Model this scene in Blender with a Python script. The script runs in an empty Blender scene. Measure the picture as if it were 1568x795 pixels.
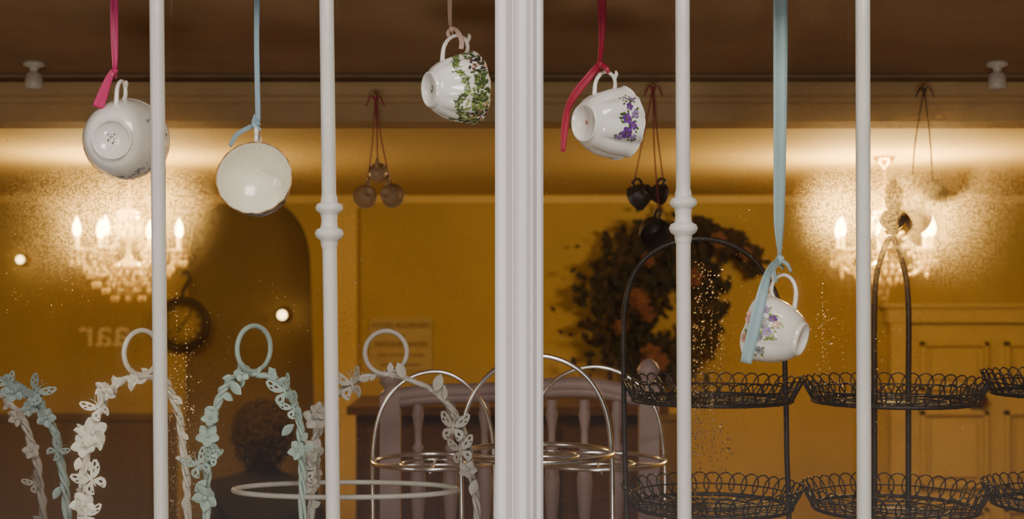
import bpy, math, random
from mathutils import Vector, Matrix, noise as mnoise
random.seed(7)
# ------------------------------------------------------------------ survey
E=2.15            # eye height above the (sunken) shop floor
CY=-1.7           # camera stands 1.7 m in front of the window bars
F=2077.0
CEIL=E+0.424
DECK=E-0.55
WALL_Y=4.6
BEAM_Y=1.01
def sc(y): return F/(y-CY)
def at(u,v,y):
    s=sc(y); return Vector(((u-784)/s, y, E+(440-v)/s))
def V(*a): return Vector(a)
# ------------------------------------------------------------------ materials
def newmat(name):
    m=bpy.data.materials.new(name); m.use_nodes=True
    nt=m.node_tree; nt.nodes.clear()
    o=nt.nodes.new('ShaderNodeOutputMaterial'); return m,nt,o
def paint(name,col,rough=0.5,metal=0.0,var=0.15,scale=12,bump=0.1,bscale=80,coat=0.0,trans=0.0,sheen=0.0,stretch=None):
    m,nt,o=newmat(name); N=nt.nodes; L=nt.links
    b=N.new('ShaderNodeBsdfPrincipled'); L.new(b.outputs[0],o.inputs[0])
    tc=N.new('ShaderNodeTexCoord'); mp=N.new('ShaderNodeMapping'); L.new(tc.outputs['Object'],mp.inputs[0])
    if stretch: mp.inputs['Scale'].default_value=stretch
    n=N.new('ShaderNodeTexNoise'); n.inputs['Scale'].default_value=scale; n.inputs['Detail'].default_value=5
    L.new(mp.outputs[0],n.inputs['Vector'])
    r=N.new('ShaderNodeValToRGB'); L.new(n.outputs['Fac'],r.inputs[0])
    r.color_ramp.elements[0].position=.3; r.color_ramp.elements[1].position=.7
    r.color_ramp.elements[0].color=[c*(1-var) for c in col]+[1]
    r.color_ramp.elements[1].color=[min(1,c*(1+var)) for c in col]+[1]
    L.new(r.outputs[0],b.inputs['Base Color'])
    if bump>0:
        n2=N.new('ShaderNodeTexNoise'); n2.inputs['Scale'].default_value=bscale; L.new(mp.outputs[0],n2.inputs['Vector'])
        bp=N.new('ShaderNodeBump'); bp.inputs['Strength'].default_value=bump; bp.inputs['Distance'].default_value=.002
        L.new(n2.outputs['Fac'],bp.inputs['Height']); L.new(bp.outputs[0],b.inputs['Normal'])
    b.inputs['Roughness'].default_value=rough; b.inputs['Metallic'].default_value=metal
    b.inputs['Coat Weight'].default_value=coat; b.inputs['Transmission Weight'].default_value=trans
    b.inputs['Sheen Weight'].default_value=sheen
    return m
def emit(name,col,st):
    m,nt,o=newmat(name); e=nt.nodes.new('ShaderNodeEmission'); e.inputs[0].default_value=(*col,1); e.inputs[1].default_value=st
    nt.links.new(e.outputs[0],o.inputs[0]); return m
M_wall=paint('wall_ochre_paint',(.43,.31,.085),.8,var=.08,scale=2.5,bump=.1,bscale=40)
M_shadow=paint('shadow_dark_ochre',(.20,.135,.038),.85,var=.12,scale=3)  # wall ochre darkened to paint the shadow shape
M_wainsdim=paint('added_wainscot_dim_brown',(.15,.095,.035),.6,var=.15,scale=3,stretch=(1,1,.3))
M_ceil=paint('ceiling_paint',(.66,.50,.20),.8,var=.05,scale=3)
M_ceilshade=paint('bay_ceiling_shade',(.36,.22,.10),.8,var=.15,scale=4)  # same ceiling, darkened where the beam cuts off the chandelier light
M_beam=paint('beam_paint',(.46,.32,.14),.7,var=.1)
M_floor=paint('floor_wood',(.16,.08,.04),.4,var=.3,stretch=(1,8,1))
M_door=paint('door_paint',(.56,.44,.18),.45,var=.05)
M_frame=paint('window_frame_white',(.84,.78,.76),.45,var=.04,bump=.25,bscale=60,stretch=(1,1,.15))
M_bar=paint('iron_bar_cream_paint',(.66,.62,.54),.42,var=.06,bump=.35,bscale=120)
M_china=paint('white_china',(.92,.89,.82),.12,var=.02,bump=0,coat=.6)
M_cream=paint('cream_china_glaze',(.92,.88,.74),.18,var=.03,bump=0,coat=.5)
M_gilt=paint('gilt_edge',(.45,.28,.12),.3,metal=.7)
M_violet=paint('violet_print',(.16,.04,.30),.3,var=.4,scale=200,bump=0)
M_lilac=paint('lilac_print',(.36,.24,.54),.3,var=.3,scale=200,bump=0)
M_green=paint('green_print',(.07,.12,.03),.3,var=.5,scale=200,bump=0)
M_lgreen=paint('sage_print',(.28,.36,.10),.3,var=.4,scale=200,bump=0)
M_pinkp=paint('pink_print',(.70,.32,.28),.3,var=.3,scale=150,bump=0)
M_dkprint=paint('dark_print',(.05,.03,.04),.3,var=.3,bump=0)
M_grey=paint('grey_print',(.26,.28,.34),.3,var=.4,scale=150,bump=0)
M_mag=paint('magenta_ribbon_satin',(.52,.015,.12),.45,var=.12,sheen=.1,stretch=(6,6,.6))
M_crim=paint('crimson_ribbon_satin',(.32,.006,.035),.5,var=.12,sheen=.05,stretch=(6,6,.6))
M_blue=paint('pale_blue_ribbon_satin',(.31,.45,.48),.4,var=.1,sheen=.2,stretch=(6,6,.6))
M_blueg=paint('slate_blue_ribbon_satin',(.22,.33,.40),.4,var=.1,sheen=.2)
M_blush=paint('blush_ribbon_satin',(.62,.42,.33),.45,var=.1)
M_mint=paint('mint_painted_metal',(.31,.40,.34),.5,var=.15,scale=40)
M_mintd=paint('dusty_mint_painted_metal',(.20,.25,.225),.5,var=.15,scale=40)
M_ivory=paint('ivory_painted_metal',(.72,.68,.57),.5,var=.1,scale=40)
M_greyw=paint('grey_white_painted_metal',(.36,.33,.28),.5,var=.12,scale=40)
M_chrome=paint('chrome_wire',(.80,.79,.78),.18,metal=1,bump=0,var=.03)
M_bronze=paint('dark_bronze_wire',(.022,.015,.012),.45,metal=.3,var=.3,scale=60,bump=.5,bscale=300)
M_bal=paint('pinkish_white_woodwork',(.30,.21,.19),.5,var=.1,scale=8)
M_dark=paint('dark_wood',(.06,.028,.015),.4,var=.3,stretch=(1,1,6))
M_deck=paint('display_deck_paint',(.25,.16,.10),.6)
M_brass=paint('brass',(.75,.48,.14),.25,metal=.9)
M_crys=paint('crystal_glass',(1,.80,.38),.08,trans=.45,var=.02,bump=0,coat=.5)
M_candle=paint('candle_sleeve',(.95,.75,.40),.5)
M_leaf=paint('wreath_leaf',(.012,.012,.007),.85,var=.5,scale=20)
M_leaf2=paint('wreath_autumn_leaf',(.030,.015,.008),.85,var=.5,scale=20)
M_rose=paint('wreath_rose',(.14,.055,.035),.8,var=.3,scale=30)
M_paper=paint('notice_paper',(.42,.33,.16),.8,var=.03)
M_ink=paint('notice_ink',(.16,.09,.02),.8,var=.03)
M_letter=paint('reflected_lettering',(.92,.80,.45),.6,var=.03)
M_clock=paint('clock_iron',(.03,.018,.01),.5,metal=.3)
M_coat=paint('person_dark_coat',(.02,.013,.012),.85,var=.3)
M_skin=paint('person_skin',(.45,.25,.16),.55,var=.08)
M_hair=paint('person_hair',(.085,.05,.025),.75,var=.5,scale=60)
M_bulb=emit('candle_bulb_glow',(1,.66,.24),30)
M_reflect=emit('reflected_lamp_glow',(1,.70,.28),8)
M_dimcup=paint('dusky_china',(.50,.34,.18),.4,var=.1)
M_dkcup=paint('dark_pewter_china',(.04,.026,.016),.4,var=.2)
# ------------------------------------------------------------------ mesh tools
def crom(pts,sub=8,closed=False):
    n=len(pts); out=[]
    rng=n if closed else n-1
    for i in range(rng):
        if closed: p0,p1,p2,p3=[pts[(i+k)%n] for k in(-1,0,1,2)]
        else:
            p1,p2=pts[i],pts[i+1]; p0=pts[i-1] if i>0 else p1*2-p2; p3=pts[i+2] if i+2<n else p2*2-p1
        for k in range(sub):
            t=k/sub
            out.append(.5*((2*p1)+(p2-p0)*t+(2*p0-5*p1+4*p2-p3)*t*t+(3*p1-p0-3*p2+p3)*t**3))
    if not closed: out.append(pts[-1].copy())
    return out
class MB:
    def __init__(s,name): s.name=name; s.v=[]; s.f=[]; s.m=[]; s.mats=[]; s.sm=[]
    def mi(s,mat):
        if mat not in s.mats: s.mats.append(mat)
        return s.mats.index(mat)
    def add(s,vs,fs,mat,M=None,smooth=True):
        b=len(s.v); k=s.mi(mat)
        for v in vs:
            v=Vector(v); s.v.append(M@v if M else v)
        for f in fs: s.f.append([i+b for i in f]); s.m.append(k); s.sm.append(smooth)
    def tube(s,pts,r,mat,n=8,closed=False,M=None,flat=1.0):
        P=[Vector(p) for p in pts]; N=len(P); R=r if isinstance(r,(list,tuple)) else [r]*N
        T=[]
        for i in range(N):
            a=P[(i-1)%N] if (closed or i>0) else P[i]; c=P[(i+1)%N] if (closed or i<N-1) else P[i]
            t=(c-a); T.append(t.normalized() if t.length>1e-9 else Vector((0,0,1)))
        up=Vector((0,1,0)) if abs(T[0].y)<.9 else Vector((1,0,0))
        nrm=(up-T[0]*up.dot(T[0])).normalized(); vs=[];fs=[]
        for i in range(N):
            nrm=(nrm-T[i]*nrm.dot(T[i])); nrm=nrm.normalized() if nrm.length>1e-6 else T[i].orthogonal().normalized()
            bn=T[i].cross(nrm)
            for k in range(n):
                a=2*math.pi*k/n; vs.append(P[i]+(nrm*math.cos(a)+bn*math.sin(a)*flat)*R[i])
        for i in range(N if closed else N-1):
            j=(i+1)%N
            for k in range(n): fs.append((i*n+k,i*n+(k+1)%n,j*n+(k+1)%n,j*n+k))
        if not closed: fs.append(tuple(range(n))[::-1]); fs.append(tuple((N-1)*n+k for k in range(n)))
        s.add(vs,fs,mat,M)
    def lathe(s,prof,mat,M=None,n=24):
        vs=[];fs=[]
        for r,z in prof:
            for k in range(n):
                a=2*math.pi*k/n; vs.append((r*math.cos(a),r*math.sin(a),z))
        for i in range(len(prof)-1):
            for k in range(n): fs.append((i*n+k,i*n+(k+1)%n,(i+1)*n+(k+1)%n,(i+1)*n+k))
        s.add(vs,fs,mat,M)
    def box(s,a,b,mat,bev=0.0):
        x0,y0,z0=a;x1,y1,z1=b
        s.add([(x0,y0,z0),(x1,y0,z0),(x1,y1,z0),(x0,y1,z0),(x0,y0,z1),(x1,y0,z1),(x1,y1,z1),(x0,y1,z1)],
              [(0,3,2,1),(4,5,6,7),(0,1,5,4),(1,2,6,5),(2,3,7,6),(3,0,4,7)],mat,None,False)
    def ball(s,c,r,mat,n=10,sq=(1,1,1)):
        prof=[(max(1e-5,math.sin(math.pi*i/n)),-math.cos(math.pi*i/n)) for i in range(n+1)]
        s.lathe(prof,mat,Matrix.Translation(Vector(c))@Matrix.Diagonal((r*sq[0],r*sq[1],r*sq[2],1)),n+2)
    def prism(s,poly,z0,z1,mat):
        n=len(poly); s.add([(x,y,z0) for x,y in poly]+[(x,y,z1) for x,y in poly],
          [(i,(i+1)%n,n+(i+1)%n,n+i) for i in range(n)]+[tuple(range(n))[::-1],tuple(range(n,2*n))],mat,None,False)
    def build(s,loc=None):
        me=bpy.data.meshes.new(s.name); me.from_pydata([tuple(v) for v in s.v],[],s.f)
        for m in s.mats: me.materials.append(m)
        me.polygons.foreach_set('material_index',s.m); me.polygons.foreach_set('use_smooth',s.sm)
        me.update(); o=bpy.data.objects.new(s.name,me); bpy.context.collection.objects.link(o)
        return o
def shape2d(loops,ext):
    """filled flat outline with holes -> (verts, faces), lying in local XY"""
    cu=bpy.data.curves.new('t','CURVE'); cu.dimensions='2D'; cu.fill_mode='BOTH'; cu.extrude=ext
    for lp in loops:
        sp=cu.splines.new('POLY'); sp.points.add(len(lp)-1)
        for i,(x,y) in enumerate(lp): sp.points[i].co=(x,y,0,1)
        sp.use_cyclic_u=True
    o=bpy.data.objects.new('t',cu); bpy.context.collection.objects.link(o)
    dg=bpy.context.evaluated_depsgraph_get(); me=bpy.data.meshes.new_from_object(o.evaluated_get(dg))
    vs=[v.co.copy() for v in me.vertices]; fs=[tuple(p.vertices) for p in me.polygons]
    bpy.data.objects.remove(o); bpy.data.curves.remove(cu); bpy.data.meshes.remove(me)
    return vs,fs
def textmesh(body,size,align='CENTER'):
    cu=bpy.data.curves.new('t','FONT'); cu.body=body; cu.size=size; cu.align_x=align; cu.extrude=.001
    o=bpy.data.objects.new('t',cu); bpy.context.collection.objects.link(o)
    dg=bpy.context.evaluated_depsgraph_get(); me=bpy.data.meshes.new_from_object(o.evaluated_get(dg))
    vs=[v.co.copy() for v in me.vertices]; fs=[tuple(p.vertices) for p in me.polygons]
    bpy.data.objects.remove(o); bpy.data.curves.remove(cu); bpy.data.meshes.remove(me)
    return vs,fs
XZ=Matrix(((1,0,0,0),(0,0,-1,0),(0,1,0,0),(0,0,0,1)))   # local XY -> world XZ facing -Y
# ------------------------------------------------------------------ room
RX=2.9
sw=sc(WALL_Y)
def wx(u): return (u-784)/sw
def wz(v): return E+(440-v)/sw
shad=[]; cx=wx(382); hw=.285; topz=wz(302); hh=.36
shad.append((cx-hw-.03,1.0))
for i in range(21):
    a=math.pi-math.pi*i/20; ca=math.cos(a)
    shad.append((cx+hw*math.copysign(abs(ca)**.85,ca),topz-hh+hh*abs(math.sin(a))**.8))
shad.append((cx+hw+.03,1.0))
b=MB('wall_back')
vs,fs=shape2d([[(-RX,0),(RX,0),(RX,CEIL),(-RX,CEIL)],shad],0.0)
b.add(vs,fs,M_wall,Matrix.Translation((0,WALL_Y,0))@XZ,False); b.build()
n=len(shad); b=MB('wall_shadow_recess')   # softly splayed dark recess, made to stand in for a shadow shape
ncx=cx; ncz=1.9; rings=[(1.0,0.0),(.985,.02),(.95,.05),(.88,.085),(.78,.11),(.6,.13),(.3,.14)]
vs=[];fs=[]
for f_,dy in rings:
    for x,z in shad: vs.append((ncx+(x-ncx)*f_,WALL_Y+dy,ncz+(z-ncz)*f_))
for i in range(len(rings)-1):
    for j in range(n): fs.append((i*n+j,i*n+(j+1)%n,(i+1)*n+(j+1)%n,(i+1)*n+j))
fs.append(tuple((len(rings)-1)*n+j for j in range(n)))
b.add(vs,fs,M_shadow,None,True); b.build()
b=MB('wall_left'); b.box((-RX-.1,-.02,0),(-RX,WALL_Y+.15,CEIL),M_wall); b.build()
b=MB('wall_right'); b.box((RX,-.02,0),(RX+.1,WALL_Y+.15,CEIL),M_wall); b.build()
b=MB('floor'); b.box((-RX,-.02,-.1),(RX,WALL_Y+.15,0),M_floor); b.build()
b=MB('ceiling'); b.box((-RX,BEAM_Y+.12,CEIL),(RX,WALL_Y+.15,CEIL+.1),M_ceil); b.box((-RX,0.0,CEIL),(RX,BEAM_Y+.12,CEIL+.1),M_ceilshade); b.build()
bz=at(0,186,BEAM_Y).z; m1=at(0,126,BEAM_Y-.03).z; m2=at(0,153,BEAM_Y-.03).z
b=MB('trim_1')
b.box((-RX,BEAM_Y,bz),(RX,BEAM_Y+.12,CEIL),M_beam)
pr=[(BEAM_Y,m2-.006),(BEAM_Y-.012,m2),(BEAM_Y-.014,m2+.006),(BEAM_Y-.026,m2+.012),(BEAM_Y-.03,m1-.008),(BEAM_Y-.034,m1-.004),(BEAM_Y-.034,m1),(BEAM_Y,m1)]
k=len(pr); b.add([(-RX,y,z) for y,z in pr]+[(RX,y,z) for y,z in pr],[(i,(i+1)%k,k+(i+1)%k,k+i) for i in range(k)],M_beam,None,False)
b.build()
b=MB('added_lit_strip')  # pale pilaster added for the lit strip of wall beside the recess
b.box((wx(516),WALL_Y-.05,0),(wx(548),WALL_Y,CEIL-.06),M_ceil); b.box((wx(512),WALL_Y-.06,CEIL-.06),(wx(552),WALL_Y,CEIL),M_ceil); b.build()
b=MB('trim_3')  # coving
b.box((-RX,WALL_Y-.03,CEIL-.035),(RX,WALL_Y,CEIL),M_ceil); b.build()
b=MB('added_dim_wainscot')  # wainscot, added in dark colour to paint the dimmer lower wall
wt=wz(640)
def added_wains(xa,xb):
    b.box((xa,WALL_Y-.02,.15),(xb,WALL_Y,wt),M_wainsdim); b.box((xa,WALL_Y-.035,wt-.01),(xb,WALL_Y,wt+.02),M_wainsdim)
    x=xa+.05
    while x<xb-.3:
        b.box((x,WALL_Y-.028,.3),(x+.32,WALL_Y-.02,wt-.08),M_wainsdim); x+=.4
added_wains(-RX,cx-hw-.05); added_wains(cx+hw+.05,wx(1050)); b.build()
b=MB('baseboard_back'); b.box((-RX,WALL_Y-.02,0),(wx(1370),WALL_Y,.15),M_door); b.build()
# shop front wall around the window
b=MB('wall_front')
b.box((-RX,-.04,0),(RX,.04,DECK-.1),M_beam); b.box((-RX,-.04,DECK-.1),(-1.0,.04,CEIL),M_beam)
b.box((1.0,-.04,DECK-.1),(RX,.04,CEIL),M_beam); b.box((-RX,-.04,CEIL),(RX,.0,CEIL+.3),M_frame); b.build()
# door
d=MB('door_1')
dx0,dx1,dt=wx(1388),wx(1388)+.80,wz(497)
yw=WALL_Y
d.box((dx0,yw-.035,0.0),(dx1,yw-.005,dt),M_door)
def panel(x0,x1,z0,z1):
    y=yw-.035; t=.018
    for a,c in(((x0,z0),(x1,z0+t)),((x0,z1-t),(x1,z1)),((x0,z0),(x0+t,z1)),((x1-t,z0),(x1,z1))):
        d.box((a[0],y-.03,a[1]),(c[0],y,c[1]),M_door)
    d.box((x0+.05,y-.02,z0+.05),(x1-.05,y,z1-.05),M_door)
for xa in(dx0+.05,dx0+.44):
    panel(xa,xa+.31,wz(596),wz(523)); panel(xa,xa+.31,wz(745),wz(628)); panel(xa,xa+.31,.25,wz(775))
d.box((dx0-.09,yw-.07,0),(dx0-.012,yw-.002,dt+.02),M_door); d.box((dx1+.012,yw-.07,0),(dx1+.09,yw-.002,dt+.02),M_door)
d.box((dx0-.11,yw-.08,dt+.01),(dx1+.11,yw-.002,dt+.08),M_door); d.box((dx0-.14,yw-.11,dt+.08),(dx1+.14,yw-.002,dt+.10),M_door)
d.ball((wx(1492),yw-.09,wz(609)),.03,M_dark); d.lathe([(.02,0),(.02,.06),(.012,.07)],M_dark,Matrix.Translation((wx(1492),yw-.03,wz(609)))@Matrix.Rotation(math.pi/2,4,'X'),12)
d.box((wx(1482),yw-.045,wz(625)),(wx(1500),yw-.03,wz(596)),M_dark)
d.build()
# ------------------------------------------------------------------ window
def glassmat():
    m,nt,o=newmat('misted_glass'); N=nt.nodes; L=nt.links
    tr=N.new('ShaderNodeBsdfTransparent'); rf=N.new('ShaderNodeBsdfRefraction'); rf.inputs['IOR'].default_value=1.05; rf.inputs['Roughness'].default_value=.9
    rf.inputs[0].default_value=(1,.80,.45,1)
    dd=N.new('ShaderNodeBsdfDiffuse'); dd.inputs[0].default_value=(.8,.78,.78,1)
    gl=N.new('ShaderNodeBsdfGlossy'); gl.inputs['Roughness'].default_value=.03
    tc=N.new('ShaderNodeTexCoord')
    n1=N.new('ShaderNodeTexNoise'); n1.inputs['Scale'].default_value=5; n1.inputs['Detail'].default_value=5; L.new(tc.outputs['Object'],n1.inputs['Vector'])
    n2=N.new('ShaderNodeTexNoise'); n2.inputs['Scale'].default_value=420; n2.inputs['Detail'].default_value=3; L.new(tc.outputs['Object'],n2.inputs['Vector'])
    r1=N.new('ShaderNodeMapRange'); r1.inputs['From Min'].default_value=.40; r1.inputs['From Max'].default_value=.70; r1.inputs['To Min'].default_value=.012; r1.inputs['To Max'].default_value=.13
    r2=N.new('ShaderNodeMapRange'); r2.inputs['From Min'].default_value=.35; r2.inputs['From Max'].default_value=.65; r2.inputs['To Min'].default_value=.4; r2.inputs['To Max'].default_value=1.5
    L.new(n1.outputs['Fac'],r1.inputs[0]); L.new(n2.outputs['Fac'],r2.inputs[0])
    acc=r1.outputs[0]
    # mist patches on the pane, the widest ones added for chandelier glow (pane x, z, radius, density)
    for u,v,rad,amp in((200,330,.20,.07),(1345,290,.22,.08),(262,250,.09,.12),(1262,480,.07,.16),(1085,560,.06,.14),(535,500,.045,.14),(500,300,.06,.06),(275,640,.05,.12)):
        c=at(u,v,GY); vd=N.new('ShaderNodeVectorMath'); vd.operation='DISTANCE'; L.new(tc.outputs['Object'],vd.inputs[0]); vd.inputs[1].default_value=c
        mr=N.new('ShaderNodeMapRange'); mr.interpolation_type='SMOOTHSTEP'; mr.inputs['From Min'].default_value=0; mr.inputs['From Max'].default_value=rad*1.3; mr.inputs['To Min'].default_value=amp; mr.inputs['To Max'].default_value=0
        L.new(vd.outputs['Value'],mr.inputs[0]); ad=N.new('ShaderNodeMath'); ad.operation='ADD'; L.new(acc,ad.inputs[0]); L.new(mr.outputs[0],ad.inputs[1]); acc=ad.outputs[0]
    mu=N.new('ShaderNodeMath'); mu.operation='MULTIPLY'; L.new(acc,mu.inputs[0]); L.new(r2.outputs[0],mu.inputs[1])
    m1=N.new('ShaderNodeMixShader'); L.new(mu.outputs[0],m1.inputs[0]); L.new(tr.outputs[0],m1.inputs[1]); L.new(rf.outputs[0],m1.inputs[2])
    sx=N.new('ShaderNodeSeparateXYZ'); L.new(tc.outputs['Object'],sx.inputs[0])
    r3=N.new('ShaderNodeMapRange'); r3.inputs['From Min'].default_value=E-.32; r3.inputs['From Max'].default_value=E-.08; r3.inputs['To Min'].default_value=.035; r3.inputs['To Max'].default_value=.003
    L.new(sx.outputs['Z'],r3.inputs[0])
    m2=N.new('ShaderNodeMixShader'); L.new(r3.outputs[0],m2.inputs[0]); L.new(m1.outputs[0],m2.inputs[1]); L.new(dd.outputs[0],m2.inputs[2])
    m3=N.new('ShaderNodeMixShader'); m3.inputs[0].default_value=.03; L.new(m2.outputs[0],m3.inputs[1]); L.new(gl.outputs[0],m3.inputs[2])
    L.new(m3.outputs[0],o.inputs[0]); return m
GY=.02
M_glass=glassmat()
mx=at(795,0,0).x
for i,(a,c) in enumerate(((-.93,mx-.03),(mx+.03,.93))):
    b=MB('window_%d'%(i+1)); b.add([(a,GY,DECK),(c,GY,DECK),(c,GY,CEIL-.01),(a,GY,CEIL-.01)],[(0,1,2,3)],M_glass,None,False); b.build()
b=MB('window_frame')
w=.0301
def mull(x,k=1):
    pts=[(-w,.04),(-w,-.004),(-w+.004,-.008),(-w+.012,-.009),(-w+.014,-.006),(-w+.016,-.014),(-w+.020,-.020),(-.009,-.022),(-.007,-.019),(-.005,-.026),(.0,-.030),(.008,-.030),(.012,-.026),(.014,-.019),(.017,-.022),(.020,-.016),(.022,-.010),(w-.003,-.009),(w,-.004),(w,.04)]
    return [(x+px*k,py) for px,py in pts]
b.prism(mull(mx),DECK-.02,CEIL-.005,M_frame)
b.prism(mull(-.96,1.2),DECK-.02,CEIL-.005,M_frame); b.prism(mull(.96,1.2),DECK-.02,CEIL-.005,M_frame)
b.box((-1.0,-.035,CEIL-.01),(1.0,.012,CEIL+.06),M_frame); b.box((-1.0,-.07,DECK-.1),(1.0,.04,DECK-.01),M_frame)
b.build()
def bar(u0,u1,knob):
    s=sc(0); b=MB('window_bar')
    z0,z1=DECK-.01,CEIL-.01
    def X(z):
        v=440-(z-E)*s; u=u0+(u1-u0)*v/795; return (u-784)/s
    r=.0091; b.tube([(X(z0+(z1-z0)*i/12),0,z0+(z1-z0)*i/12) for i in range(13)],r,M_bar,20)
    if knob:
        zc=at(0,knob,0).z
        px=1/s
        prof=[(9,44),(12,40),(13,34),(13,30),(19,27),(21,22),(20,17),(14,13),(13,9),(12,2),(13,-6),(14,-9),(20,-12),(22,-18),(20,-24),(14,-28),(13,-34),(12,-40),(9,-46)]
        b.lathe([(a*px,c*px) for a,c in prof],M_bar,Matrix.Translation((X(zc),0,zc)),28)
    b.build()
bar(240,247,None); bar(500,510,340); bar(1045,1048,332); bar(1321,1323,None)
# condensation
dm,nt,o=newmat('water_drop'); g=nt.nodes.new('ShaderNodeBsdfGlass'); g.inputs['IOR'].default_value=1.33; g.inputs['Roughness'].default_value=.02; nt.links.new(g.outputs[0],o.inputs[0])
b=MB('condensation_droplets')
def drop(u,v,r):
    p=at(u,v,GY); prof=[(1,0),(.8,.35),(.4,.55),(.001,.6)]
    b.lathe([(a*r,c*r) for a,c in prof],dm,Matrix.Translation(p-V(0,.0002,0))@Matrix.Diagonal((1,1,random.uniform(1,1.5),1))@Matrix.Rotation(math.pi/2,4,'X'),7)
def cluster(u0,u1,v0,v1,n,rmax=.0013):
    for _ in range(n):
        u=random.uniform(u0,u1); v=random.uniform(v0,v1)
        if random.random()<.5: u=u0+(u-u0)*random.random()
        drop(u,v,random.uniform(.0003,rmax)*random.uniform(.5,1))
cluster(1062,1120,400,790,520,.0018); cluster(258,300,540,790,260,.0015); cluster(1250,1300,460,590,110,.0013); cluster(520,560,300,700,140,.0011)
cluster(1060,1130,640,700,110,.0022); cluster(836,870,200,780,90); cluster(1340,1380,500,790,110,.0014); cluster(10,230,180,480,300,.0008); cluster(1400,1560,640,790,160,.0009)
cluster(258,500,430,790,300,.0008); cluster(560,750,200,560,160,.0007); cluster(1120,1310,200,800,260,.0008)
for s_ in range(12):
    u=random.choice([270,285,1075,1090,1105,1260,540]); v=random.uniform(420,600)
    for k in range(18): drop(u+random.uniform(-1.5,1.5),v+k*7,random.uniform(.0004,.001))
b.build()
# display deck
b=MB('window_display_shelf'); b.box((-1.3,.045,DECK-.04),(1.3,1.0,DECK),M_deck)
b.box((-1.3,.96,0),(1.3,1.0,DECK-.04),M_deck); b.build()
# ------------------------------------------------------------------ teacups
class Cup:
    def __init__(s,rb=.024,rr=.048,H=.062,k=.6,n=0,amp=0,wave=0): s.rb,s.rr,s.H,s.k,s.n,s.amp,s.wave=rb,rr,H,k,n,amp,wave
    def r(s,t,th):
        t=max(0,min(1,t)); r=s.rb+(s.rr-s.rb)*math.sin(t*math.pi/2)**s.k
        r+=.002*max(0,(t-.8)/.2)**2
        if s.n: r*=1+s.amp*min(1,t*3)*(abs(math.sin(s.n*th/2))-.6)
        return r
    def p(s,t,th,off=0):
        r=s.r(t,th)+off; return V(r*math.cos(th),r*math.sin(th),t*s.H+s.wave*math.cos(s.n*th)*t**5)
def cup_into(b,c,M,mat,inner=None,gilt=True,nth=128,nt_=22,handle=True,hs=1.0):
    inner=inner or mat; vs=[];fs=[]
    for i in range(nt_+1):
        for j in range(nth): vs.append(c.p(i/nt_,2*math.pi*j/nth))
    for i in range(nt_):
        for j in range(nth): fs.append((i*nth+j,i*nth+(j+1)%nth,(i+1)*nth+(j+1)%nth,(i+1)*nth+j))
    b.add(vs,fs,mat,M)
    vs=[];fs=[]
    th_=.0022
    for i in range(nt_+1):
        t=1-i/nt_*.95
        for j in range(nth): vs.append(c.p(t,2*math.pi*j/nth,-th_*(.35 if i==0 else 1)))
    k=len(vs); vs.append(V(0,0,c.H*.04))
    for i in range(nt_):
        for j in range(nth): fs.append((i*nth+(j+1)%nth,i*nth+j,(i+1)*nth+j,(i+1)*nth+(j+1)%nth))
    for j in range(nth): fs.append((nt_*nth+(j+1)%nth,nt_*nth+j,k))
    b.add(vs,fs,inner,M)
    b.tube([c.p(1,2*math.pi*j/nth,-.0005) for j in range(nth)],.0009,M_gilt if gilt else mat,6,True,M)
    rf=c.rb
    b.lathe([(1e-5,.0005),(rf-.004,.0005),(rf-.003,-.004),(rf-.0015,-.005),(rf,-.004),(rf+.0006,.001)],mat,M,40)
    if handle:
        r8=c.r(.8,0); r3=c.r(.3,0); H=c.H
        pts=[V(r8-.002,0,.82*H),V(r8+.008*hs,0,.93*H),V(r8+.022*hs,0,.92*H),V(r8+.030*hs,0,.76*H),V(r8+.027*hs,0,.55*H),V(r8+.014*hs,0,.38*H),V(r3-.001,0,.30*H)]
        q=crom(pts,6); b.tube(q,[.0034-.0010*math.sin(math.pi*i/(len(q)-1)) for i in range(len(q))],mat,12,False,M)
        b.tube(crom([V(r8+.02*hs,0,.93*H),V(r8+.028*hs,0,1.0*H),V(r8+.033*hs,0,.99*H)],4),[.003]*5+[.0025,.002,.0015,.001],mat,8,False,M)
def petal_print(b,c,M,th,t,size,mat,n=5,cen=M_gilt,off=.0005,sq=1.0,rot=0):
    R=c.r(t,th)
    def q(a,rr,o): return c.p(t+rr*math.sin(a)*sq/c.H,th+rr*math.cos(a)/R,o)
    for k in range(n):
        a=rot+2*math.pi*k/n; vs=[q(a,size*.1,off)]
        for j in range(7):
            da=(j/6-.5)*2*math.pi/n*.95; vs.append(q(a+da,size*(.72+.28*math.sin(math.pi*j/6)),off))
        b.add(vs,[(0,j,j+1) for j in range(1,7)],mat,M)
    if cen: b.add([q(2*math.pi*j/6,size*.2,off*1.6) for j in range(6)],[tuple(range(6))],cen,M)
def leaf_print(b,c,M,th,t,size,ang,mat,off=.0004):
    R=c.r(t,th); out=[]
    for x,y in((0,0),(.3,.25),(.6,.25),(1,0),(.6,-.25),(.3,-.25)):
        X=size*(x*math.cos(ang)-y*math.sin(ang)); Y=size*(x*math.sin(ang)+y*math.cos(ang))
        out.append(c.p(min(.99,t+Y/c.H),th+X/R,off))
    b.add(out,[(0,1,5),(1,2,4,5),(2,3,4)],mat,M)
def frame(axis,hand,org):
    Z=Vector(axis).normalized(); X=Vector(hand); X=(X-Z*X.dot(Z)).normalized(); Y=Z.cross(X)
    M=Matrix.Identity(4)
    for i in range(3): M[i][0]=X[i];M[i][1]=Y[i];M[i][2]=Z[i];M[i][3]=org[i]
    return M
CYD=.12
def face_th(M):
    d=M.to_3x3().inverted()@V(0,-1,0); return math.atan2(d.y,d.x)
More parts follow.
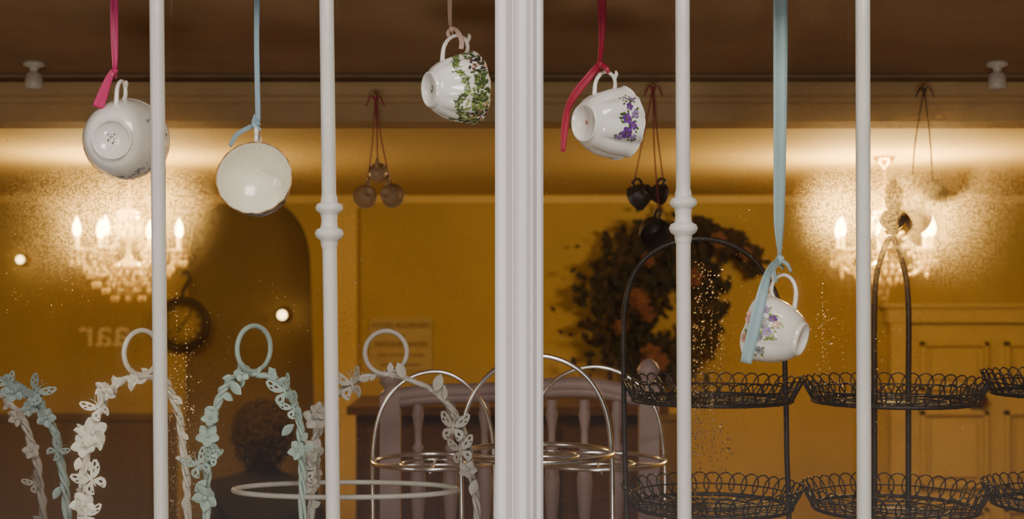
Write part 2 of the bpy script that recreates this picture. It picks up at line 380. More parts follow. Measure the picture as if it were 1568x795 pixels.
def stamp(b,c,M,mat,s=.005):
    for _ in range(26):
        x=random.uniform(-s,s); y=random.uniform(-s,s); w_=random.uniform(.0006,.0022); h_=random.uniform(.0004,.0014)
        b.add([(x,y,.0001),(x+w_,y,.0001),(x+w_,y+h_,.0001),(x,y+h_,.0001)],[(0,1,2,3)],mat,M,False)
# cup 1 : base to the street
c=Cup(.027,.056,.062,.55); b=MB('teacup'); M=frame((.04,.99,.07),(0,0,1),at(172,213,.085)); cup_into(b,c,M,M_china,hs=.8); stamp(b,c,M,M_dkprint,.007)
for i in range(150):
    th=random.choice([-1.9,-1.6,2.3,2.9,-2.6,1.3,1.6])+random.uniform(-.35,.35); petal_print(b,c,M,th,random.uniform(.35,.95),random.uniform(.0015,.0035),random.choice([M_grey,M_grey,M_grey,M_lilac,M_china]),cen=None)
b.build()
# cup 2 : opening to the street
c=Cup(.024,.0475,.06,.45,n=16,amp=.01,wave=.0006); ax=V(.02,-.95,.24).normalized(); b=MB('teacup'); M=frame(ax,(0,0,1),at(389,272,.07)-ax*c.H); cup_into(b,c,M,M_china,M_cream,hs=.7)
for i in range(110):
    th=math.pi+random.uniform(-1,1); petal_print(b,c,M,th,random.uniform(.4,.95),random.uniform(.0015,.0035),random.choice([M_grey,M_pinkp,M_dkprint,M_green]),cen=None)
b.build()
# cup 3 : ivy
c=Cup(.024,.047,.064,.6,n=12,amp=.07,wave=.0015); b=MB('teacup'); M=frame((.86,.47,.10),(0,0,1),at(661,137,CYD)); cup_into(b,c,M,M_china,hs=.9)
ft=face_th(M); stamp(b,c,M,M_green)
for i in range(420):
    th=ft+random.uniform(-1.7,1.7); t=.44+.07*math.sin(th*5)+random.gauss(0,.03)
    leaf_print(b,c,M,th,t,random.uniform(.003,.0055),random.uniform(0,6.3),random.choice([M_green,M_green,M_green,M_lgreen]))
for i in range(330):
    th=ft+random.uniform(-1.7,1.7); t=random.uniform(.66,.97)
    leaf_print(b,c,M,th,t,random.uniform(.004,.008),random.uniform(0,6.3),random.choice([M_lgreen,M_green,M_green]) if math.sin(th*4+1)>-.5 else random.choice([M_dkprint,M_dkprint,M_green,M_pinkp]),.0006)
for i in range(60):
    th=ft+random.uniform(.3,1.6); leaf_print(b,c,M,th,random.uniform(.5,.85),random.uniform(.005,.009),random.uniform(0,6.3),random.choice([M_lgreen,M_lgreen,M_green]),.0007)
b.build()
# cup 4 : violets
c=Cup(.026,.047,.062,.6,n=8,amp=.12,wave=.003); b=MB('teacup'); M=frame((.80,.60,.06),(-.1,0,1),at(897,188,CYD)); cup_into(b,c,M,M_china,gilt=False,hs=.9)
ft=face_th(M); stamp(b,c,M,M_pinkp,.003)
def bouquet(c,M,ft,spots,leafm):
    for dth,t,sz,mt in spots:
        for _ in range(9): leaf_print(b,c,M,ft+dth+random.uniform(-.16,.16),t+random.uniform(-.1,.1),sz*1.0,random.uniform(0,6.3),leafm,.0004)
        petal_print(b,c,M,ft+dth,t,sz,mt,off=.0009,rot=random.random()*3)
bouquet(c,M,ft,[(.42,.55,.0085,M_violet),(.60,.42,.005,M_lilac),(.20,.70,.006,M_violet),(.0,.58,.007,M_violet),(-.14,.78,.0055,M_lilac),(-.35,.66,.0055,M_violet),(-.6,.80,.0045,M_lilac),(.55,.74,.005,M_lilac),(-.75,.7,.0035,M_lilac)],M_green)
b.build()
# cup 5 : mixed posy
c=Cup(.023,.047,.062,.6,n=6,amp=.07,wave=.002); b=MB('teacup'); M=frame((-.84,.50,.26),(.3,0,1),at(1224,519,CYD)); cup_into(b,c,M,M_china,gilt=False,hs=1.1)
ft=face_th(M); stamp(b,c,M,M_pinkp,.006)
bouquet(c,M,ft,[(-.1,.50,.0065,M_lilac),(.12,.62,.007,M_grey),(.35,.48,.006,M_violet),(-.3,.66,.006,M_grey),(0,.75,.007,M_lilac),(.15,.9,.010,M_pinkp),(-.45,.85,.009,M_pinkp),(-.2,.4,.005,M_lgreen),(-.75,.6,.006,M_grey),(.55,.7,.006,M_lilac),(.2,.38,.005,M_pinkp)],M_lgreen)
b.build()
# ------------------------------------------------------------------ ribbons
def ribbon_into(b,pts,mat):
    """pts: (u,v,y,width_px,twist)"""
    P=[at(u,v,y) for u,v,y,w,t in pts]; Q=crom(P,8)
    def lin(k):
        out=[]
        for i in range(len(pts)-1):
            for j in range(8): out.append(pts[i][k]+(pts[i+1][k]-pts[i][k])*j/8)
        return out+[pts[-1][k]]
    W=lin(3);T=lin(4); vs=[];fs=[]; n=len(Q)
    for i in range(n):
        t=(Q[min(n-1,i+1)]-Q[max(0,i-1)]).normalized(); side=t.cross(V(0,1,0))
        side=side.normalized() if side.length>1e-4 else V(1,0,0); nn=side.cross(t)
        s_=side*math.cos(T[i])+nn*math.sin(T[i]); nr=s_.cross(t); hw=W[i]/sc(P[0].y)/2
        for k,(a,o) in enumerate(((-1,0),(-.5,.12),(0,.18),(.5,.12),(1,0))): vs.append(Q[i]+s_*hw*a+nr*hw*o)
        for k,(a,o) in enumerate(((1,0),(.5,.12),(0,.18),(-.5,.12),(-1,0))): vs.append(Q[i]+s_*hw*a+nr*(hw*o+.0005))
    for i in range(n-1):
        for k in range(10): fs.append((i*10+k,i*10+(k+1)%10,(i+1)*10+(k+1)%10,(i+1)*10+k))
    fs.append(tuple(range(10))); fs.append(tuple((n-1)*10+k for k in range(10)))
    b.add(vs,fs,mat)
VT=-45
y=.105
b=MB('magenta_hanging_ribbon')
ribbon_into(b,[(175,VT,y,13,0),(175,40,y,12,.2),(176,85,y,10,.5),(176,108,y,7,.9),(176,118,y+.02,7,1),(176,112,y+.035,7,1)],M_mag)
ribbon_into(b,[(177,108,y-.002,6,.6),(171,112,y-.008,9,.3),(162,132,y-.008,13,.2),(150,165,y-.006,18,0)],M_mag)
ribbon_into(b,[(176,106,y-.002,6,.6),(168,118,y-.004,8,.6),(158,150,y-.004,12,.4)],M_mag)
b.ball(at(176,109,y),.0045,M_mag,8,(1,1,.8)); b.build()
b=MB('pale_blue_hanging_ribbon'); y=.095
ribbon_into(b,[(394,VT,y,9,0),(393,60,y,8,.3),(394,130,y,8,.2),(395,178,y,8,.4),(394,196,y,6,.9),(394,212,y+.005,6,.9)],M_blueg)
ribbon_into(b,[(395,190,y,6,.7),(380,196,y-.006,7,.3),(362,207,y-.006,7,.2),(352,224,y-.004,6,.1)],M_blueg)
ribbon_into(b,[(392,176,y,7,.7),(389,190,y-.006,7,.3),(398,200,y-.006,7,.2)],M_blueg)
b.ball(at(394,190,y),.0045,M_blueg,8); b.build()
b=MB('blush_hanging_ribbon'); y=.14
ribbon_into(b,[(689,VT,y,7,0),(689,20,y,7,.5),(691,42,y,6,.8),(696,56,y,6,.9)],M_blush)
ribbon_into(b,[(690,40,y,5,.5),(700,47,y-.006,7,.3),(707,62,y-.006,8,.2),(706,75,y-.004,7,0)],M_blush)
ribbon_into(b,[(692,42,y,5,.5),(686,50,y-.006,6,.3),(690,60,y-.004,5,0)],M_blush)
b.ball(at(692,44,y),.004,M_blush,8); b.build()
b=MB('crimson_hanging_ribbon'); y=.135
ribbon_into(b,[(921,VT,y,14,0),(922,30,y,13,.2),(921,70,y,10,.5),(918,98,y,9,.8),(917,112,y+.004,7,1)],M_crim)
ribbon_into(b,[(919,96,y,8,.6),(905,114,y-.008,12,.2),(884,140,y-.008,13,.2),(870,165,y-.006,11,.6),(865,195,y-.006,12,.3),(862,232,y-.006,7,.2)],M_crim)
ribbon_into(b,[(919,96,y,8,.6),(928,104,y-.008,9,.2),(932,112,y-.008,6,.2)],M_crim)
b.ball(at(919,99,y),.005,M_crim,8); b.build()
b=MB('light_blue_hanging_ribbon'); y=.12
ribbon_into(b,[(1195,VT,y,22,0),(1195,100,y,22,.1),(1194,250,y,20,.15),(1193,340,y,18,.35),(1194,385,y,11,.8),(1194,402,y,9,.9),(1200,412,y,8,1)],M_blue)
ribbon_into(b,[(1193,398,y-.004,9,.4),(1180,412,y-.03,13,.5),(1170,440,y-.055,16,.2),(1158,490,y-.065,19,.15),(1142,556,y-.065,17,0)],M_blue)
ribbon_into(b,[(1195,400,y-.004,8,.4),(1186,412,y-.025,9,.7),(1188,432,y-.03,8,.7)],M_blue)
ribbon_into(b,[(1196,398,y-.004,7,.8),(1205,404,y-.008,8,.7),(1212,416,y-.006,6,.7)],M_blue)
b.ball(at(1194,398,y),.006,M_blue,8,(1,1,1.2)); b.build()
# ------------------------------------------------------------------ floral wire cake stands
def oval(cx,cy,rx,ry,rot=0,n=14): return [(cx+rx*math.cos(2*math.pi*i/n)*math.cos(rot)-ry*math.sin(2*math.pi*i/n)*math.sin(rot),cy+rx*math.cos(2*math.pi*i/n)*math.sin(rot)+ry*math.sin(2*math.pi*i/n)*math.cos(rot)) for i in range(n)]
wu=[(.02,.05),(.15,.35),(.45,.75),(.8,.98),(.98,.9),(.97,.65),(.85,.35),(.6,.12),(.3,.02)]
wl=[(.02,-.02),(.3,-.05),(.6,-.1),(.72,-.3),(.68,-.55),(.5,-.75),(.35,-.78),(.22,-.55),(.1,-.3)]
WV,WF=shape2d([wu,oval(.45,.42,.14,.06,.8),oval(.72,.72,.15,.07,.8),oval(.75,.45,.10,.05,.5),wl,oval(.42,-.35,.12,.08,-.9),oval(.35,-.6,.07,.05,-.9)],.02)
def butterfly(b,p,size,ang,yaw,mat,fold=.45):
    M=Matrix.Translation(p)@Matrix.Rotation(yaw,4,'Z')@Matrix.Rotation(ang,4,'Y')@XZ@Matrix.Scale(size,4)
    for sgn in(1,-1):
        S=Matrix.Diagonal((sgn,1,1,1)); b.add(WV,WF,mat,M@S@Matrix.Rotation(-fold,4,'Y'),False)
    b.tube([(0,-.45,.03),(0,0,.05),(0,.45,.04)],[.05,.09,.05],mat,6,False,M)
    for sgn in(1,-1): b.tube([(0,.45,.04),(.1*sgn,.7,.1),(.22*sgn,.85,.1)],.018,mat,5,False,M)
def blossom(b,p,size,mat,n=5,tilt=None,cen=None):
    tilt=tilt if tilt is not None else random.uniform(-.5,.5)
    M=Matrix.Translation(p)@Matrix.Rotation(tilt,4,'Z')@Matrix.Rotation(random.uniform(-.5,.5),4,'X')@Matrix.Rotation(random.random()*6,4,'Y')@XZ@Matrix.Scale(size,4)
    for k in range(n):
        R=Matrix.Rotation(2*math.pi*k/n,4,'Z'); vs=[];fs=[]
        for i in range(5):
            for j in range(5):
                r=.15+.85*i/4; w=.42*math.sin(math.pi*(.12+.8*i/4))*(j/2-1); vs.append((r,w,.25*r*r-.12*abs(j/2-1)+.05))
        for i in range(4):
            for j in range(4): fs.append((i*5+j,i*5+j+1,i*5+j+6,i*5+j+5))
        b.add(vs,fs,mat,M@R)
    b.ball(M@V(0,0,.12),size*.2,cen or mat,6)
def leaf3(b,p,size,mat,ang=None):
    ang=random.uniform(0,6.3) if ang is None else ang
    M=Matrix.Translation(p)@Matrix.Rotation(random.uniform(-.8,.8),4,'Z')@Matrix.Rotation(ang,4,'Y')@Matrix.Scale(size,4)
    vs=[];fs=[]
    for i in range(7):
        t=i/6; w=.28*math.sin(math.pi*t)**.8 if 0<i<6 else 0
        vs+= [(t,0.06*math.sin(t*3),-w),(t,-.08+.06*math.sin(t*3),0),(t,0.06*math.sin(t*3),w)]
    for i in range(6):
        for j in range(2): fs.append((i*3+j,i*3+j+1,i*3+j+4,i*3+j+3))
    b.add(vs,fs,mat,M)
def vine(b,pts,y,mat,r=.0042,leaves=22,amp=.0035,dys=None):
    P=[at(u,v,y+(dys[i] if dys else 0)) for i,(u,v) in enumerate(pts)]; 
    P[0].z=P[-1].z=DECK+.011
    Q=crom(P,10)
    for ph,rr in((0,r),(2.1,r*.75),(4.2,r*.6)):
        out=[]
        for i,q in enumerate(Q):
            a=i*.55+ph; out.append(q+V(math.cos(a)*amp,math.sin(a)*amp,math.sin(a*.7)*amp*.4))
        b.tube(out,[rr*(1+.15*math.sin(i*1.3)) for i in range(len(out))],mat,7)
    for _ in range(leaves):
        i=random.randrange(6,len(Q)-6); leaf3(b,Q[i]+V(0,-.004,0),random.uniform(.012,.022),mat)
    return Q
def ringloop(b,u,v,ru,rv,y,mat,r=.0036):
    C=at(u,v,y); s=sc(y); yaw=math.acos(min(1,ru/rv)); R=rv/s
    b.tube([C+V(math.cos(a)*R*math.cos(yaw),math.cos(a)*R*math.sin(yaw),math.sin(a)*R) for a in [2*math.pi*i/40 for i in range(40)]],r,mat,10,True)
def base_tray(b,u,y,rx_px,v,mat):
    C=at(u,v,y); C.z=max(C.z,DECK+.03); R=rx_px/sc(y)
    b.tube([C+V(R*math.cos(a),R*math.sin(a),0) for a in [2*math.pi*i/64 for i in range(64)]],.0042,mat,8,True)
    b.lathe([(R,-.004),(R*.9,-.012),(R*.3,-.014),(.001,-.014)],mat,Matrix.Translation(C),48)
    b.lathe([(.02,-.014),(.012,-.018),(.05,DECK-C.z+.006),(.055,DECK-C.z+.001)],mat,Matrix.Translation(C),24)
def deco(b,lst,y,mat):
    for kind,u,v,s in lst:
        p=at(u,v,y-.012)
        if kind=='b': butterfly(b,p,s,random.uniform(-.8,.8),random.uniform(-.6,.6),mat)
        elif kind=='f': blossom(b,p,s,mat)
        else: leaf3(b,p,s,mat)
# far-left mint
b=MB('butterfly_cake_stand'); y=.22
vine(b,[(-110,900),(-106,790),(-98,690),(-70,610),(-30,578),(0,582),(30,592),(62,620),(84,665),(96,725),(104,800),(108,900)],y,M_mintd)
deco(b,[('b',55,600,.022),('f',20,600,.016),('f',70,640,.014),('b',88,690,.017),('l',40,615,.024),('f',45,625,.012),('l',92,745,.02),('b',12,590,.018)],y,M_mintd)
base_tray(b,-2,y,88,905,M_mintd); b.build()
b=MB('butterfly_cake_stand'); y=.48
vine(b,[(-80,880),(-76,790),(-70,700),(-45,640),(-10,603),(15,618),(40,655),(58,720),(66,800),(68,880)],y,M_greyw)
deco(b,[('f',25,640,.014),('f',48,690,.014),('b',55,740,.018)],y,M_greyw)
base_tray(b,-6,y,70,882,M_greyw); b.build()
# white
b=MB('butterfly_cake_stand'); y=.20
vine(b,[(118,905),(124,800),(131,705),(146,645),(168,598),(195,580),(228,577),(256,590),(274,640),(284,720),(288,800),(290,895)],y,M_ivory,r=.0036,dys=[0,0,0,0,.01,.03,.05,.08,.1,.12,.12,.12])
ringloop(b,217,540,19,34,y+.04,M_ivory)
deco(b,[('f',160,597,.015),('b',152,625,.021),('f',142,662,.021),('f',128,682,.017),('f',150,675,.014),('b',140,735,.024),('f',128,772,.019),('l',122,700,.02),('b',132,790,.02),('f',205,582,.009),('f',180,586,.009),('f',125,660,.012)],y,M_ivory)
base_tray(b,208,y+.05,78,900,M_ivory); b.build()
# mint
b=MB('butterfly_cake_stand'); y=.23
vine(b,[(314,890),(316,790),(320,700),(327,640),(342,597),(365,576),(390,573),(420,581),(444,603),(458,645),(462,710),(464,790),(464,890)],y,M_mint,r=.0038)
ringloop(b,389,534,20,35,y,M_mint)
deco(b,[('l',350,585,.028),('b',437,600,.024),('f',370,572,.012),('b',450,625,.018),('f',322,640,.013),('b',304,712,.022),('f',318,668,.017),('f',328,690,.014),('b',322,700,.016),('f',315,762,.020),('l',316,735,.024),('f',455,690,.014),('l',450,650,.024)],y,M_mint)
base_tray(b,389,y,66,892,M_mint); b.build()
# grey-white
b=MB('butterfly_cake_stand'); y=.27
vine(b,[(476,880),(476,790),(479,710),(488,650),(510,610),(545,584),(580,573),(615,577),(652,592),(688,622),(712,672),(724,735),(732,800),(738,880)],y,M_greyw,r=.0036)
ringloop(b,591,540,31,33,y,M_greyw)
deco(b,[('b',540,590,.026),('f',484,640,.019),('f',488,630,.014),('f',480,690,.018),('b',483,720,.022),('f',478,700,.014),('b',694,655,.024),('b',705,690,.022),('l',665,600,.028),('f',716,720,.014),('l',620,580,.026),('f',478,745,.014),('l',722,760,.025),('l',680,615,.024)],y,M_greyw)
C=at(530,750,y+.03); R=172/sc(y+.03)
b.tube([C+V(R*math.cos(a),R*.45*math.sin(a),0) for a in [2*math.pi*i/80 for i in range(80)]],.0038,M_greyw,8,True)
base_tray(b,602,y,105,885,M_greyw); b.build()
# ------------------------------------------------------------------ chrome cake stands
def chrome(pts,y,ring,r=.0034):
    b=MB('chrome_wire_cake_stand'); s=sc(y)
    P=[at(u,v,y) for u,v in pts]; P[0].z=DECK+.006; P[-1].z=DECK+.006
    b.tube(crom(P,10),r,M_chrome,10)
    x0=P[0].x;x1=P[-1].x; cx=(x0+x1)/2; R0=(x1-x0)/2
    for (u,v,rp) in ring:
        C=at(u,v,y); C.x=cx; R=R0
        b.tube([C+V(R*math.cos(a),R*math.sin(a),0) for a in [2*math.pi*i/64 for i in range(64)]],r*1.1,M_chrome,8,True)
        b.tube([C+V(-R,0,-.006),C+V(R,0,-.006)],r*.7,M_chrome,6); b.tube([C+V(0,-R,-.006),C+V(0,R,-.006)],r*.7,M_chrome,6)
        b.tube([C+V(R*.55*math.cos(a),R*.55*math.sin(a),-.004) for a in [2*math.pi*i/48 for i in range(48)]],r*.6,M_chrome,6,True)
    for zz in(.005,.05): b.tube([V(cx+R0*math.cos(a),y+R0*math.sin(a),DECK+zz) for a in [2*math.pi*i/64 for i in range(64)]],r*1.1,M_chrome,8,True)
    b.build()
chrome([(571,860),(571,795),(571,690),(584,628),(615,586),(660,569),(702,580),(738,618),(755,680),(757,795),(757,860)],.74,[(655,707,80)],.0038)
chrome([(707,880),(707,795),(707,680),(720,615),(760,565),(822,545),(880,562),(918,605),(935,670),(938,795),(938,880)],.50,[(822,694,118)],.0042)
chrome([(812,860),(812,795),(812,700),(820,630),(853,580),(912,562),(970,582),(1005,630),(1017,700),(1018,795),(1018,860)],.75,[(912,706,75)],.0036)
# ------------------------------------------------------------------ bronze wire cake stands
def basket(b,C,R,h):
    ci=lambda rr,z,n=72:[C+V(rr*math.cos(2*math.pi*i/n),rr*math.sin(2*math.pi*i/n),z) for i in range(n)]
    b.tube(ci(R*.93,0),.0034,M_bronze,8,True); b.tube(ci(R*.6,-.002),.0018,M_bronze,6,True); b.tube(ci(R*.3,-.002),.0018,M_bronze,6,True)
    b.tube(ci(R*.965,h*.5),.0014,M_bronze,6,True)
    for k in range(12):
        a=math.pi*k/12; d=V(math.cos(a),math.sin(a),0)*R*.93; b.tube([C-d-V(0,0,.003),C+d-V(0,0,.003)],.0012,M_bronze,5)
    n=40
    for k in range(n):
        a=2*math.pi*k/n; rad=V(math.cos(a),math.sin(a),0); tan=V(-math.sin(a),math.cos(a),0)
        rw=R*2*math.pi/n*.72
        b.tube([C+rad*(R*.93+R*.07*(1+math.sin(q)))+tan*rw*math.cos(q)+V(0,0,h*.5+h*.5*math.sin(q)) for q in [2*math.pi*j/14 for j in range(14)]],.0013,M_bronze,5,True)
def finial(b,p,s):
    prof=[(9,-10),(13,-4),(8,0),(6,3),(14,8),(19,16),(17,24),(9,29),(7,32),(10,36),(12,46),(10,56),(5,64),(.5,68)]
    b.lathe([(a*s,c*s) for a,c in prof],M_bronze,Matrix.Translation(p),20)
    for k in range(6):
        a=math.pi*k/3; b.tube(crom([p+V(math.cos(a)*9*s,math.sin(a)*9*s,0),p+V(math.cos(a)*20*s,math.sin(a)*20*s,14*s),p+V(math.cos(a)*10*s,math.sin(a)*10*s,30*s)],4),2.5*s,M_bronze,6)
def bronze(y,pts,cu,tiers,Rpx,h,fin,r=.0045,yaw=0):
    b=MB('bronze_wire_cake_stand'); s=sc(y); cx=at(cu,0,y).x
    P=[at(u,v,y) for u,v in pts]
    P[0].z=DECK+.006;P[-1].z=DECK+.006
    b.tube(crom(P,10),r,M_bronze,10)
    for v in tiers: basket(b,V(cx,y,at(0,v,y).z),Rpx/s,h)
    if fin: finial(b,at(fin[0],fin[1],y),.9/s)
    R=Rpx/s*.8; b.tube([V(cx+R*math.cos(a),y+R*math.sin(a),DECK+.005) for a in [2*math.pi*i/64 for i in range(64)]],.004,M_bronze,8,True)
    b.tube([V(cx-R,y,DECK+.005),V(cx+R,y,DECK+.005)],.003,M_bronze,6)
    return b
b=bronze(.42,[(961,900),(960,795),(957,700),(955,560),(957,470),(975,412),(1015,378),(1075,366),(1130,380),(1170,418),(1196,480),(1203,600),(1205,700),(1208,795),(1208,900)],1090,[612,775],130,.034,None,r=.0042)
b.build()
b=bronze(.44,[(1339,900),(1339,795),(1339,600),(1339,470),(1345,410),(1365,364),(1384,410),(1391,470),(1391,600),(1391,795),(1391,900)],1370,[614,778],132,.036,(1366,350)); b.build()
b=bronze(.46,[(1590,900),(1590,795),(1590,600),(1590,470),(1600,410),(1622,364),(1645,410),(1652,470),(1652,600),(1652,795),(1652,900)],1632,[602,772],116,.034,(1622,350)); b.build()
# ------------------------------------------------------------------ balustrade behind the display
b=MB('spindle_balustrade'); y=.93; s=sc(y)
def vy(v): return E+(440-v)/s
def ux(u): return (u-784)/s
def post(u,top):
    x=ux(u); b.box((x-.019,y-.019,DECK),(x+.019,y+.019,vy(top+45)),M_bal)
    b.lathe([(.019,0),(.021,.004),(.014,.010),(.012,.014),(.021,.024),(.022,.034),(.015,.046),(.006,.053),(.001,.055)],M_bal,Matrix.Translation((x,y,vy(top+46))),20)
post(993,546); post(598,560)
rail=crom([V(ux(u),y,vy(v)) for u,v in((600,607),(660,600),(740,598),(800,594),(850,590),(905,590),(950,598),(993,606))],6)
for dz,rr in((0,.019),(-.012,.016)): b.tube([p+V(0,0,dz) for p in rail],rr,M_bal,10,flat=.8)
b.box((ux(600),y-.012,DECK+.01),(ux(993),y+.012,DECK+.035),M_bal)
for u in(640,690,742,795,845,895,945):
    x=ux(u); z0=DECK+.03; z1=vy(612); h=z1-z0
    pr=[(.009,0),(.009,.08),(.013,.1),(.007,.13),(.009,.2),(.013,.38),(.0145,.48),(.010,.6),(.006,.66),(.011,.69),(.006,.72),(.0065,.8),(.011,.9),(.009,.94),(.009,1)]
    b.lathe([(r*1.05,t*h) for r,t in pr],M_bal,Matrix.Translation((x,y,z0)),16)
b.build()
# dark dresser further back
b=MB('dark_wooden_cupboard'); y0=3.2; s=sc(y0); x0=(545-784)/s; x1=(1010-784)/s; zt=E-(622-440)/s
b.box((x0,y0,.06),(x1,y0+.45,zt-.03),M_dark); b.box((x0-.03,y0-.03,zt-.03),(x1+.03,y0+.47,zt),M_dark)
for i in range(3):
    a=x0+.04+i*(x1-x0-.04)/3; c2=a+(x1-x0-.04)/3-.04
    b.box((a,y0-.015,.12),(c2,y0,zt-.08),M_dark); b.box((a+.06,y0-.022,.2),(c2-.06,y0-.015,zt-.16),M_dark); b.ball((c2-.03,y0-.03,1.1),.015,M_brass,8)
b.box((x0+.02,y0+.02,0),(x1-.02,y0+.43,.06),M_dark); b.build()
# ------------------------------------------------------------------ chandeliers
LCOL=(1,.66,.25)
def gem(b,p,r,up,dn): b.lathe([(.0003,up),(r,0),(.0003,-dn)],M_crys,Matrix.Translation(p),6)
def chandelier(u,ext=0.0,LE=6.0):
    y=2.7; s=sc(y); x=(u-784)/s
    b=MB('crystal_chandelier'); T=lambda z:Matrix.Translation((x,y,E+z))
    Z=lambda v:(440-v)/s
    top=CEIL-E
    b.lathe([(.001,top),(.035,top),(.036,top-.006),(.028,top-.012),(.026,top-.018),(.014,top-.024),(.006,top-.035),(.004,top-.04)],M_brass,T(0),24)
    zc=top-.04; k=0
    while zc>Z(322):
        yaw=(k%2)*math.pi/2
        b.tube([V(x+math.cos(yaw)*.005*math.cos(a),y+math.sin(yaw)*.005*math.cos(a),E+zc-.008+.009*math.sin(a)) for a in [2*math.pi*i/10 for i in range(10)]],.0012,M_brass,5,True); zc-=.014; k+=1
    z0=Z(322)
    b.lathe([(.001,z0+.01),(.03,z0),(.034,z0-.01),(.012,z0-.02),(.008,z0-.05),(.022,z0-.07),(.024,z0-.09),(.010,z0-.11),(.008,z0-.14),(.016,z0-.16),(.05,z0-.175),(.055,z0-.19),(.03,z0-.205),(.010,z0-.215),(.014,z0-.23),(.001,z0-.245)],M_crys,T(0),24)
    n=6; o=V(x,y,E)
    for k in range(n):
        a=2*math.pi*k/n+.35; d=V(math.cos(a),math.sin(a),0)
        pts=[o+d*.03+V(0,0,z0-.17),o+d*.07+V(0,0,z0-.21),o+d*.12+V(0,0,z0-.20),o+d*.155+V(0,0,z0-.165),o+d*.16+V(0,0,z0-.14)]
        b.tube(crom(pts,6),.0045,M_crys,8)
        tip=o+d*.16
        b.lathe([(.004,z0-.14),(.022,z0-.132),(.026,z0-.126),(.008,z0-.13),(.0075,z0-.085),(.001,z0-.085)],M_crys,Matrix.Translation(tip),16)
        b.lathe([(.008,z0-.13),(.008,z0-.088),(.001,z0-.088)],M_candle,Matrix.Translation(tip),12)
        b.lathe([(.005,z0-.088),(.011,z0-.077),(.0135,z0-.066),(.011,z0-.048),(.005,z0-.034),(.0005,z0-.022)],M_bulb,Matrix.Translation(tip),12)
        for q in range(6):
            aa=2*math.pi*q/6; c0=tip+V(.022*math.cos(aa),.022*math.sin(aa),z0-.135)
            for zz in(0,-.013): gem(b,c0+V(0,0,zz),.0045,.006,.006)
            gem(b,c0+V(0,0,-.034),.008,.009,.018)
        for j in range(12):
            t=j/11; gem(b,o+d*(.03+.12*t)+V(0,0,z0-.01-.115*t-.045*math.sin(math.pi*t)),.0055,.0065,.0065)
            if j%2==0 and j>0: gem(b,o+d*(.03+.12*t)+V(0,0,z0-.032-.115*t-.045*math.sin(math.pi*t)),.006,.008,.014)
        a2=a+2*math.pi/n; d2=V(math.cos(a2),math.sin(a2),0)
        for j in range(1,10):
            t=j/10; p=o+(d*(1-t)+d2*t)*.155+V(0,0,z0-.14-.05*math.sin(math.pi*t)); gem(b,p,.005,.006,.006)
            if j%2==0: gem(b,p+V(0,0,-.022),.0065,.008,.016)
    for R,zz,m in((.05,-.20,14),(.055,-.225,12),(.034,-.235,10),(.03,-.02,12),(.04,-.06,12),(.015,-.265,6)):
        for q in range(m):
            aa=2*math.pi*q/m; c0=V(x+R*math.cos(aa),y+R*math.sin(aa),E+z0+zz)
            gem(b,c0,.0075,.009,.018); gem(b,c0+V(0,0,.014),.0045,.005,.005)
    if ext:
        for R,zz,m in((.11,-.24,12),(.08,-.26,10),(.05,-.285,8)):
            for q in range(m):
                aa=2*math.pi*q/m+.2; c0=V(x+R*math.cos(aa),y+R*math.sin(aa),E+z0+zz)
                gem(b,c0,.0075,.009,.018); b.tube([c0,c0+V(-.02*math.cos(aa),-.02*math.sin(aa),.055)],.0012,M_crys,4)
    b.ball((x,y,E+z0-.29),.012,M_crys,8); b.tube([V(x,y,E+z0-.24),V(x,y,E+z0-.285)],.002,M_brass,5)
    b.build()
    for k in range(n):
        a=2*math.pi*k/n+.35; l=bpy.data.lights.new('candle_light','POINT'); l.energy=LE; l.color=LCOL; l.shadow_soft_size=.012
        lo=bpy.data.objects.new('candle_light',l); lo.location=(x+.16*math.cos(a),y+.16*math.sin(a),E+z0-.012); bpy.context.collection.objects.link(lo)
chandelier(197,1,5.2); chandelier(1354,0,8.5)
# ------------------------------------------------------------------ cups hanging from the beam
def bunch(u,vh,cups,mat,rm,name='hanging_mini_teacups'):
    b=MB(name); y=BEAM_Y-.055; h=at(u,vh,y)
    b.tube([V(h.x,BEAM_Y+.002,h.z),V(h.x,y,h.z),V(h.x,y-.006,h.z+.006)],.002,M_brass,6)
    b.ball(h,.006,rm,6); 
    for sg in(-1,1): b.tube(crom([h,h+V(sg*.008,-.004,.004),h+V(sg*.018,-.004,-.016)],4),.003,rm,5,flat=.4)
    for (cu_,cv,rp,ax,hd) in cups:
        s=sc(y); R=rp/s; c=Cup(R*.5,R,R*1.3,.55,n=10,amp=.04); p=at(cu_,cv,y-.01*random.random())
        Z=Vector(ax).normalized(); M=frame(ax,hd,p-Z*c.H*.5); cup_into(b,c,M,mat,nth=40,nt_=10,hs=R/.05,gilt=False)
        htop=M@V(c.r(.8,0)+.028*R/.05,0,.8*c.H)
        b.tube(crom([h,h*.5+htop*.5+V(random.uniform(-.006,.006),0,0),htop],6),.0026,rm,6,flat=.5)
    b.build()
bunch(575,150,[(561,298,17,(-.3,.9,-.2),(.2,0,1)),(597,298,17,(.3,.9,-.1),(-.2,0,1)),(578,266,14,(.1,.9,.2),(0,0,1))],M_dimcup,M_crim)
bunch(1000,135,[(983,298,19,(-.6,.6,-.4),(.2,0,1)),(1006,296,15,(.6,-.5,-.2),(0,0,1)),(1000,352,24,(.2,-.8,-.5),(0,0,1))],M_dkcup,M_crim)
bunch(1415,137,[(1427,298,21,(.4,.9,.1),(0,0,1)),(1409,337,19,(-.5,.7,-.3),(0,0,1))],M_dkcup,M_dark)
